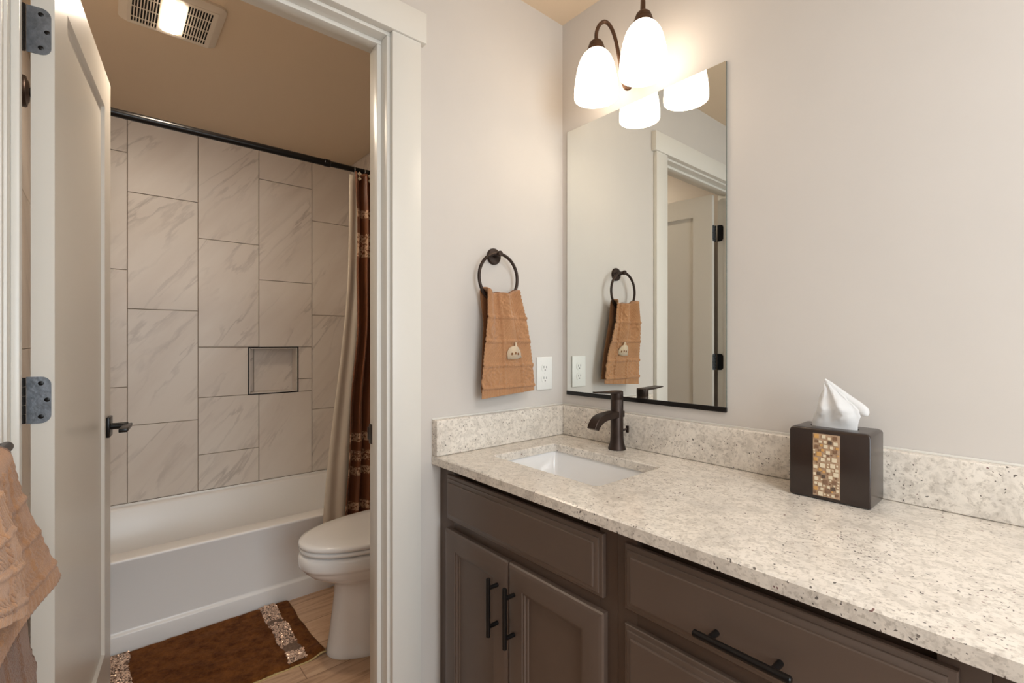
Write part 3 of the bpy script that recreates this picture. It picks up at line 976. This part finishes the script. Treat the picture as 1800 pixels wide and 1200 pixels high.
bm = lathe(bmesh.new(), [(0.0001, 0.0012), (0.002, 0.001), (0.0027, 0)], (0.0065, OYC, OZC), 'x', 14); build('cover_screw', bm, M['plastic'], out_)

# ------------------------------------------------------------------ mirror
mx0, mx1, mz0, mz1 = 0.0298, 0.6240, 1.0286, 1.9829
mir = thing('wall_mirror', ((mx0 + mx1) / 2, 0, mz0), 'frameless rectangular wall mirror resting in a black bottom channel', 'mirror')
bm = B(mx0, mx1, -0.0060, -0.0005, mz0 - 0.010, mz1)
g = build('glass', bm, M['mirror'], mir, smooth=0)
g.data.materials.append(M['mirror_edge'])
for p in g.data.polygons:
    if p.normal.y > -0.5: p.material_index = 1
bm = B(mx0 - 0.001, mx1 + 0.001, -0.0095, -0.0004, mz0 - 0.0140, mz0 + 0.0002, 0.0006)
tag(build('bottom_channel', bm, M['black'], mir), 'black metal channel')

# ------------------------------------------------------------------ vanity light
vl = thing('vanity_light', (0.35, 0, 2.115), 'two-shade bronze vanity light with gooseneck arms above the mirror', 'wall lamp')
bm = lathe(bmesh.new(), [(0.001, -0.020), (0.030, -0.020), (0.046, -0.014), (0.050, -0.010), (0.052, -0.0005), (0.001, -0.0005)], (0.3505, 0, 2.115), 'y', 40); build('backplate', bm, M['lampbronze'], vl)
for sx in (0.263, 0.438):
    sy = -0.1225
    P0, P1 = Vector((0.3505, -0.012, 0)), Vector((sx, sy, 0))
    ctrl = [(0.02, 2.095), (0.13, 2.044), (0.23, 2.017), (0.33, 2.015), (0.40, 2.040), (0.45, 2.085), (0.51, 2.135), (0.58, 2.178), (0.68, 2.210), (0.80, 2.224), (0.92, 2.214), (0.99, 2.190), (1.0, 2.160)]
    bm = tube(bmesh.new(), smooth_path([P0.lerp(P1, s) + Vector((0, 0, z)) for s, z in ctrl], 7), 0.0058, 16)
    build('gooseneck_arm', bm, M['lampbronze'], vl)
    bm = lathe(bmesh.new(), [(0.001, 0.038), (0.0105, 0.037), (0.013, 0.033), (0.019, 0.030), (0.0215, 0.026), (0.0225, 0.020), (0.0245, 0.018), (0.0250, 0.012), (0.0275, 0.009), (0.0285, 0.002), (0.029, -0.004), (0.001, -0.004)], (sx, sy, 2.128), 'z', 36)
    build('shade_holder', bm, M['lampbronze'], vl)
    prof = [(0.024, 0.166), (0.031, 0.160), (0.040, 0.150), (0.0485, 0.136), (0.055, 0.118), (0.0605, 0.095), (0.0645, 0.070), (0.0675, 0.045), (0.0690, 0.022), (0.0690, 0.008), (0.0680, 0.001), (0.0655, 0.0), (0.0645, 0.004), (0.065, 0.022), (0.0605, 0.070), (0.052, 0.118), (0.030, 0.156)]
    bm = lathe(bmesh.new(), [(r, h * 0.918) for r, h in prof], (sx, sy, 1.9795), 'z', 48)
    tag(build('glass_shade', bm, M['shade'], vl, smooth=180), 'glowing frosted bell glass')

# ------------------------------------------------------------------ vanity cabinets
YF = -0.535
FRONT = [(0.0, 0.0005), (0.0, 0.0090), (0.0015, 0.0105), (0.0085, 0.0120), (0.0090, 0.0145), (0.0105, 0.0155), (0.0185, 0.0170), (0.0190, 0.0195), (0.0210, 0.0205), (0.0230, 0.0205)]
DOOR = [(0.0, 0.0005), (0.0, 0.0130), (0.0030, 0.0165), (0.0085, 0.0185), (0.0100, 0.0190), (0.0520, 0.0190), (0.0530, 0.0165), (0.0575, 0.0160), (0.0595, 0.0120), (0.0640, 0.0110), (0.0660, 0.0080)]


def pull(parent, c, vertical, L=0.146):
    p = thing('bar_pull', (0, 0, 0), None, None); p.parent = parent
    p['label'] = 'black bar pull'
    cx, cz = c
    y0, y1 = YF - 0.0185, YF - 0.0185 - 0.030
    d = (0, 0, 1) if vertical else (1, 0, 0)
    h = L / 2
    e = 0.0015
    pts = [Vector((cx, y1, cz)) + Vector(d) * t for t in (-h, -h + e, h - e, h)]
    build('bar', tube(bmesh.new(), pts, [0.0045, 0.006, 0.006, 0.0045], 18), M['black'], p)
    for s in (-1, 1):
        q = Vector((cx, 0, cz)) + Vector(d) * s * 0.048
        build('post', tube(bmesh.new(), [(q.x, y0, q.z), (q.x, y1, q.z)], 0.0052, 14), M['black'], p)


def cabinet(name, x0, x1, label, rails, stile_l, stile_r, mid=None):
    c = thing(name, ((x0 + x1) / 2, -0.27, 0), label, 'vanity cabinet')
    bm = bmesh.new()
    t = 0.016
    box(bm, x0, x0 + t, YF + 0.02, -0.004, 0.0, 0.8445); box(bm, x1 - t, x1, YF + 0.02, -0.004, 0.0, 0.8445)
    box(bm, x0 + t, x1 - t, YF + 0.02, -0.004, 0.10, 0.116); box(bm, x0 + t, x1 - t, -0.02, -0.004, 0.116, 0.80)
    box(bm, x0 + t, x1 - t, YF + 0.075, YF + 0.09, 0.0, 0.10)
    tag(build('carcass', bm, M['carcass'], c), None)
    bm = bmesh.new()
    box(bm, x0, x0 + stile_l, YF, YF + 0.02, 0.10, 0.8445, 0.0008); box(bm, x1 - stile_r, x1, YF, YF + 0.02, 0.10, 0.8445, 0.0008)
    for a, b in rails:
        back = 0.018 if a > 0.79 else 0.0      # top rail set back to add shade in the gap under the counter
        box(bm, x0 + stile_l, x1 - stile_r, YF + back, YF + 0.02 + back, a, b, 0.0006)
    build('face_frame', bm, M['frame'], c)
    return c


# sink cabinet
sc_ = cabinet('sink_cabinet', 0.002, 0.660, 'taupe vanity cabinet with two doors under the sink', [(0.800, 0.8445), (0.655, 0.715), (0.10, 0.14)], 0.075, 0.045)
build('false_front', nested_front(bmesh.new(), 0.0545, 0.631, 0.693, 0.822, YF, FRONT), M['cab'], sc_, smooth=25)
for a, b, hx in ((0.0545, 0.3385, 0.302), (0.3425, 0.636, 0.366)):
    d = build('door', nested_front(bmesh.new(), a, b, 0.118, 0.666, YF, DOOR), M['cab'], sc_, smooth=25)
    pull(d, (hx, 0.549), True)
# drawer cabinet
dc = cabinet('drawer_cabinet', 0.6605, 1.1855, 'taupe vanity cabinet with stacked drawers below the tissue box', [(0.800, 0.8445), (0.650, 0.715), (0.38, 0.42), (0.10, 0.14)], 0.045, 0.048)
for z0, z1 in ((0.697, 0.822), (0.405, 0.668), (0.118, 0.378)):
    d = build('drawer', nested_front(bmesh.new(), 0.684, 1.158, z0, z1, YF, FRONT), M['cab'], dc, smooth=25)
    pull(d, (0.919, 0.7395 if z0 > 0.6 else (z0 + z1) / 2), False)
# end cabinet
ec = cabinet('end_cabinet', 1.186, 1.84, 'taupe vanity cabinet at the near end, mostly past the drawer unit', [(0.800, 0.8445), (0.655, 0.715), (0.10, 0.14)], 0.045, 0.045)
build('false_front', nested_front(bmesh.new(), 1.215, 1.81, 0.693, 0.822, YF, FRONT), M['cab'], ec, smooth=25)
for a, b, hx in ((1.215, 1.510, 1.475), (1.514, 1.81, 1.55)):
    d = build('door', nested_front(bmesh.new(), a, b, 0.118, 0.666, YF, DOOR), M['cab'], ec, smooth=25)
    pull(d, (hx, 0.549), True)

# ------------------------------------------------------------------ granite counter, splashes, sink
CT, CB, CF, CX1 = 0.870, 0.845, -0.565, 1.86
top = thing('granite_countertop', (0.9, -0.28, CB), 'speckled cream granite vanity countertop with a sink cutout', 'countertop')
SX0, SX1, SY0, SY1 = 0.120, 0.519, -0.428, -0.161
hole = rrect(SX0, SX1, SY0, SY1, 0.014, 6)
outer = [(0.002, CF), (CX1, CF), (CX1, -0.002), (0.002, -0.002)]


def slab(outer, hole, z0, z1, e=0.003):
    bm = bmesh.new()
    def loops(z, grow):
        o = [((x + (grow if x < 0.5 else -grow) * 0), y + (grow if y < -0.3 else 0)) for x, y in outer]
        return o
    def inset_o(k):  # only the front and right edges are eased
        return [(x - (k if x > 1 else 0), y + (k if y < -0.3 else 0)) for x, y in outer]
    cx, cy = (SX0 + SX1) / 2, (SY0 + SY1) / 2
    def inset_h(k):
        return rrect(SX0 - k, SX1 + k, SY0 - k, SY1 + k, 0.014 + k, 6)
    def cap(z, o, h):
        vo = [bm.verts.new((x, y, z)) for x, y in o]; vh = [bm.verts.new((x, y, z)) for x, y in h]
        eds = [bm.edges.new((vo[i], vo[(i + 1) % len(vo)])) for i in range(len(vo))] + [bm.edges.new((vh[i], vh[(i + 1) % len(vh)])) for i in range(len(vh))]
        bmesh.ops.triangle_fill(bm, use_beauty=True, edges=eds)
        return vo, vh
    t = cap(z1, inset_o(e), inset_h(e)); b = cap(z0, outer, hole)
    for k in (0, 1):
        src = (outer, hole)[k]
        rt = [bm.verts.new((x, y, z1 - e)) for x, y in src]
        n = len(src)
        for A, Bq in ((t[k], rt), (rt, b[k])):
            for j in range(n): bm.faces.new((A[j], A[(j + 1) % n], Bq[(j + 1) % n], Bq[j]))
    return bm


build('slab', slab(outer, hole, CB, CT), M['granite'], top, smooth=25)
ZS = 0.9765; TS = 0.030
build('side_splash', B(0.001, TS, CF + 0.0005, -0.0015, CT + 0.0005, ZS, 0.0035, 3), M['granite'], top, smooth=25)
build('back_splash', B(TS + 0.0004, CX1, -TS, -0.0015, CT + 0.0005, ZS, 0.0035, 3), M['granite'], top, smooth=25)
bm = B(0.0005, 0.004, CF + 0.001, -0.001, ZS - 0.001, ZS + 0.004, 0.001); box(bm, 0.004, CX1, -0.004, -0.0005, ZS - 0.001, ZS + 0.004, 0.001)
tag(build('caulk_bead', bm, M['trim'], top), 'white caulk line')

sk = thing('sink', (0.32, -0.295, 0.70), 'white rectangular undermount sink set below the granite', 'sink')
bm = bmesh.new()
g_ = 0.006
def sr(k, r, z, kb=None): return ring(SX0 - g_ + k, SX1 + g_ - k, SY0 - g_ + k, SY1 + g_ - k, r, z, 6)
rings = [sr(-0.022, 0.02, 0.8435), sr(0.0, 0.016, 0.8435), sr(0.002, 0.016, 0.838), sr(0.022, 0.02, 0.745), sr(0.040, 0.03, 0.726), sr(0.075, 0.03, 0.720), sr(0.115, 0.01, 0.716)]
loft(bm, rings, cap0=False, cap1=True)
# underside
rings = [sr(-0.022, 0.02, 0.8435), sr(-0.022, 0.02, 0.832), sr(-0.008, 0.02, 0.826), sr(0.008, 0.03, 0.735), sr(0.05, 0.03, 0.700)]
loft(bm, rings, cap0=False, cap1=True)
bmesh.ops.remove_doubles(bm, verts=bm.verts, dist=1e-5)
build('basin', bm, M['porcelain'], sk, smooth=40)
bm = lathe(bmesh.new(), [(0.001, 0.004), (0.018, 0.003), (0.022, 0.0015), (0.023, 0)], (0.3195, -0.2945, 0.7165), 'z', 28); tag(build('drain', bm, M['bronze'], sk), 'dark drain')

# ------------------------------------------------------------------ faucet
fx, fy = 0.308, -0.075
fa = thing('faucet', (fx, fy, CT), 'dark bronze single-lever faucet behind the sink', 'faucet')
bm = lathe(bmesh.new(), [(0.001, 0.0), (0.0272, 0.0), (0.0275, 0.002), (0.0270, 0.005), (0.0245, 0.012), (0.0222, 0.020), (0.0205, 0.034), (0.0198, 0.05), (0.0195, 0.155), (0.0187, 0.1565), (0.0187, 0.158), (0.0195, 0.1595), (0.0195, 0.176), (0.001, 0.176)], (fx, fy, CT + 0.0003), 'z', 40)
build('body', bm, M['bronze'], fa)
# spout: a flat ribbon that curls down at the lip
topc = [(-0.058, 0.1215), (-0.100, 0.1215), (-0.140, 0.1190), (-0.162, 0.1155), (-0.180, 0.1075), (-0.193, 0.0935), (-0.200, 0.0800)]
botc = [(-0.058, 0.1020), (-0.100, 0.1010), (-0.134, 0.0990), (-0.152, 0.0955), (-0.166, 0.0885), (-0.176, 0.0800), (-0.182, 0.0720)]
a = smooth_path([(0, y, z) for y, z in topc], 6); b = smooth_path([(0, y, z) for y, z in botc], 6)
bm = bmesh.new()
hw = 0.0165
rings = []
for p, q in zip(a, b):
    e = 0.0015
    m_ = (p - q).normalized() * e
    rings.append([(fx - hw, p.y + -m_.y, CT + p.z - m_.z), (fx - hw + e, p.y, CT + p.z), (fx + hw - e, p.y, CT + p.z), (fx + hw, p.y - m_.y, CT + p.z - m_.z),
                  (fx + hw, q.y + m_.y, CT + q.z + m_.z), (fx + hw - e, q.y, CT + q.z), (fx - hw + e, q.y, CT + q.z), (fx - hw, q.y + m_.y, CT + q.z + m_.z)])
loft(bm, rings)
build('spout', bm, M['bronze'], fa, smooth=30)
bm = bmesh.new()
lathe(bm, [(0.0195, 0.0), (0.0195, 0.006), (0.018, 0.0075), (0.001, 0.0078)], (fx, fy, CT + 0.1763), 'z', 36)
loft(bm, [[(fx - 0.0175, y, CT + z0), (fx + 0.0175, y, CT + z0), (fx + 0.0175, y, CT + z1), (fx - 0.0175, y, CT + z1)] for y, z0, z1 in ((-0.075, 0.1775, 0.184), (-0.110, 0.1785, 0.184), (-0.150, 0.1815, 0.1855), (-0.172, 0.1835, 0.1865))])
build('lever', bm, M['bronze'], fa, smooth=30)
bm = tube(bmesh.new(), [(fx + 0.012, fy + 0.012, CT + 0.060), (fx + 0.020, fy + 0.026, CT + 0.064)], 0.0035, 12)
box(bm, fx + 0.017, fx + 0.025, fy + 0.022, fy + 0.029, CT + 0.052, CT + 0.074, 0.001)
build('drain_lift_tab', bm, M['bronze'], fa)

# ------------------------------------------------------------------ tissue box cover and tissue
tb_rot = math.radians(0.8)
tbx = thing('tissue_box', (0.832, -0.1400, CT), 'dark brown tissue box cover with a mosaic stripe on the counter', 'tissue box', rz=tb_rot)
TW, TD, TH = 0.1490, 0.105, 0.1525
slotx0, slotx1, sloty0, sloty1 = 0.028, 0.118, 0.036, 0.060
bm = bmesh.new()
# shell with a slot: outer rounded box whose top is open around the slot
def tr_(k, r, z): return [(x, y, z) for x, y in rrect(k, TW - k, k, TD - k, r, 5)]
def sl_(k, z): return [(x, y, z) for x, y in rrect(slotx0 - k, slotx1 + k, sloty0 - k, sloty1 + k, 0.010 + k, 5)]
loft(bm, [tr_(0.004, 0.002, 0.0005), tr_(0.0005, 0.003, 0.003), tr_(0.0, 0.003, 0.006), tr_(0.0, 0.003, TH - 0.008), tr_(0.0018, 0.004, TH - 0.003), tr_(0.006, 0.005, TH - 0.0005), tr_(0.009, 0.006, TH), sl_(0.001, TH), sl_(0.0, TH - 0.001), sl_(0.0, TH - 0.012)], cap0=True, cap1=False)
for f in list(bm.faces):
    pass
build('box_shell', bm, M['espresso'], tbx, local=True, smooth=40)
px0, px1, pz0, pz1 = 0.0465, 0.0965, 0.009, 0.1425
bm = B(px0, px1, -0.0008, 0.001, pz0, pz1); build('mosaic_panel', bm, M['mosaicgrout'], tbx, local=True)
bm = bmesh.new()
r2 = random.Random(21)
occ = []
sizes = [0.0086] * 9 + [0.0070] * 20 + [0.0052] * 24 + [0.0030] * 40
for s in sizes:
    for _ in range(60):
        x = r2.uniform(px0 + 0.001 + s / 2, px1 - 0.001 - s / 2); z = r2.uniform(pz0 + 0.001 + s / 2, pz1 - 0.001 - s / 2)
        if all(abs(x - a) > (s + t) / 2 + 0.0016 or abs(z - c) > (s + t) / 2 + 0.0016 for a, c, t in occ):
            occ.append((x, z, s))
            k = r2.choices((0, 1, 2, 3), (0.60, 0.14, 0.16, 0.10))[0] if s > 0.004 else r2.choices((0, 1, 2), (0.7, 0.1, 0.2))[0]
            box(bm, x - s / 2, x + s / 2, -0.0022, -0.0006, z - s / 2, z + s / 2, mi=k)
            break
build('mosaic_chips', bm, None, tbx, local=True, smooth=0, mats=[M['mos_cream'], M['mos_amber'], M['mos_brown'], M['mos_grey']])

ts = thing('tissue', (0.832, -0.1400, CT), 'crumpled white paper tissue rising from the tissue box', 'tissue', rz=tb_rot)
tcx, tcy = 0.0745, 0.048
def lerp_tab(tab, t):
    for (a, va), (b, vb) in zip(tab, tab[1:]):
        if t <= b: return va + (vb - va) * (t - a) / (b - a)
    return tab[-1][1]
# pleated bundle rising from the slot to a leaning peak
XL = [(0, -0.045), (0.22, -0.044), (0.45, -0.036), (0.7, -0.029), (0.88, -0.021), (1, -0.019)]
XR = [(0, 0.041), (0.25, 0.042), (0.40, 0.045), (0.52, 0.043), (0.62, 0.034), (0.75, 0.019), (0.88, 0.002), (1, -0.011)]
YD = [(0, 0.010), (0.2, 0.011), (0.5, 0.020), (0.75, 0.013), (0.93, 0.006), (1, 0.003)]
rings = []
for iv in range(41):
    v = iv / 40
    xl, xr, yd = lerp_tab(XL, v), lerp_tab(XR, v), lerp_tab(YD, v)
    zz = -0.02 + 0.118 * v
    R_ = []
    for ia in range(72):
        a = 2 * PI * ia / 72
        c, sn = math.cos(a), math.sin(a)
        pl = 1 + 0.30 * math.sin(a * 5 + v * 2.2) * sstep(0.15, 0.45, v) + 0.5 * noise.noise(Vector((c * 1.6, sn * 1.6, v * 4.5))) * sstep(0.15, 0.4, v)
        cr = 0.0022 * noise.noise(Vector((c * 4.5, sn * 4.5, v * 11))) * sstep(0.2, 0.4, v)
        R_.append((tcx + (xl + xr) / 2 + (xr - xl) / 2 * c + cr, tcy + yd * sn * pl + cr, TH + zz + cr))
    rings.append(R_)
bm = loft(bmesh.new(), rings)
# the rolled corner that falls over to the right
path = smooth_path([(-0.019, 0.000, 0.104), (-0.009, 0.003, 0.093), (0.008, 0.006, 0.077), (0.027, 0.009, 0.060), (0.041, 0.010, 0.048), (0.049, 0.010, 0.038), (0.047, 0.009, 0.030)], 6)
rad = [lerp_tab([(0, 0.0022), (0.15, 0.0055), (0.45, 0.0085), (0.8, 0.0115), (0.93, 0.0095), (1, 0.004)], k / (len(path) - 1)) for k in range(len(path))]
tube(bm, [(tcx + p.x, tcy + p.y, TH + p.z) for p in path], rad, 22)
build('paper_sheet', bm, M['paper'], ts, local=True, smooth=75)

# ------------------------------------------------------------------ towel bar and towels on the left wall, close to the camera
bar = thing('towel_bar', (0.45, YL, 1.04), 'dark towel bar on the left wall carrying the draped towels', 'towel bar')
BY, BZ = -1.430, 1.040
build('rail', tube(bmesh.new(), [(0.125, BY, BZ), (0.128, BY, BZ), (0.777, BY, BZ), (0.780, BY, BZ)], [0.0068, 0.0085, 0.0085, 0.0068], 20), M['bronze'], bar)
for px_ in (0.137, 0.765):
    build('post', tube(bmesh.new(), [(px_, YL + 0.004, BZ), (px_, BY - 0.004, BZ)], 0.0078, 16), M['bronze'], bar)
    build('rose', lathe(bmesh.new(), [(0.001, 0.0005), (0.026, 0.0005), (0.026, 0.007), (0.022, 0.010), (0.001, 0.010)], (px_, YL, BZ), 'y', 28), M['bronze'], bar)


def draped(name, label, mat, x0, x1, dropf, dropb, r, flare, seed=0, spread=0.0, lift=0.0, cols=7):
    """cloth folded over the rail; flare(x, k) pushes the front leaf out; spread widens the far edge downwards"""
    t = thing(name, ((x0 + x1) / 2, BY, BZ - dropf), label, 'towel')
    tot = dropf + dropb + PI * r
    def f(u, v):
        s = v * tot
        d = max(0.0, s - dropb - PI * r) if s > dropb else dropb - s
        k = d / (dropf if s > dropb else dropb)
        xa = x0 - spread * k ** 1.15
        x = xa + u * (x1 - xa)
        if s < dropb:
            return (x, BY - r - 0.010 * sstep(0, 0.1, d), BZ - d)
        if s < dropb + PI * r:
            a = (s - dropb) / r
            return (x, BY - r * math.cos(a), BZ + r * math.sin(a))
        y = BY + r + flare(x, k, u) + 0.003 * math.sin(u * 14 + seed) * k
        e = 0.0012 * math.sin((x * 0.9 + d) * 2 * PI / 0.010) if ((int(u * cols) + int(k * 4)) % 2 == 0) else 0.0016 * noise.noise(Vector((x * 60, d * 60, seed)))
        for c in range(1, cols): e += 0.003 * math.exp(-((u - c / cols) * 7 / cols / 0.010 * (cols / 7) ** 2) ** 2)
        for c in (0.28, 0.56, 0.86): e += 0.003 * math.exp(-((k - c) / 0.02) ** 2)
        if k > 0.91: e = 0.001 + 0.0006 * math.sin(x * 500)
        return (x, y + e, BZ - d * (1 - lift * u))
    bm = grid(bmesh.new(), f, 150, 190)
    o = build('cloth', bm, mat, t, smooth=180); solidify(o, 0.005, 0)
    return t


draped('bath_towel', 'shade-darkened brown bath towel, longest of the three on the left towel bar', M['towel_dark'], 0.215, 0.740, 0.62, 0.55, 0.0125,  # shade below the upper towels is put into the cloth colour
       lambda x, k, u: 0.034 * sstep(0.1, 1.0, k) * (1 - sstep(0.3, 0.5, x)) + 0.070 * sstep(0.62, 0.72, x) * sstep(0.14, 0.34, k), seed=1, spread=0.10)
draped('hand_towel', 'tan hand towel with a hemmed corner draped over the longer bath towel', M['towel'], 0.262, 0.600, 0.224, 0.26, 0.0190,
       lambda x, k, u: 0.040 * k * (1 - 0.9 * sstep(0.16, 0.36, x)), seed=2, spread=0.122)
draped('washcloth', 'light tan washcloth laid on top of the draped hand towel', M['towel_light'], 0.450, 0.575, 0.195, 0.15, 0.0260,
       lambda x, k, u: 0.004 + 0.010 * sstep(0.0, 0.5, k), seed=3, spread=0.11, lift=0.45, cols=2)

# ------------------------------------------------------------------ added, unseen ceiling lamp behind the camera, for fill light
cl = thing('fill_ceiling_lamp', (1.95, -0.85, H), 'added square flush ceiling lamp, out of view, for fill light', 'ceiling lamp')
build('fill_lamp_pan', B(1.68, 2.22, -1.12, -0.58, H - 0.03, H - 0.0005, 0.006), M['plastic'], cl)
build('fill_lamp_lens', B(1.70, 2.20, -1.10, -0.60, H - 0.042, H - 0.0302, 0.004), M['fill_glow'], cl)
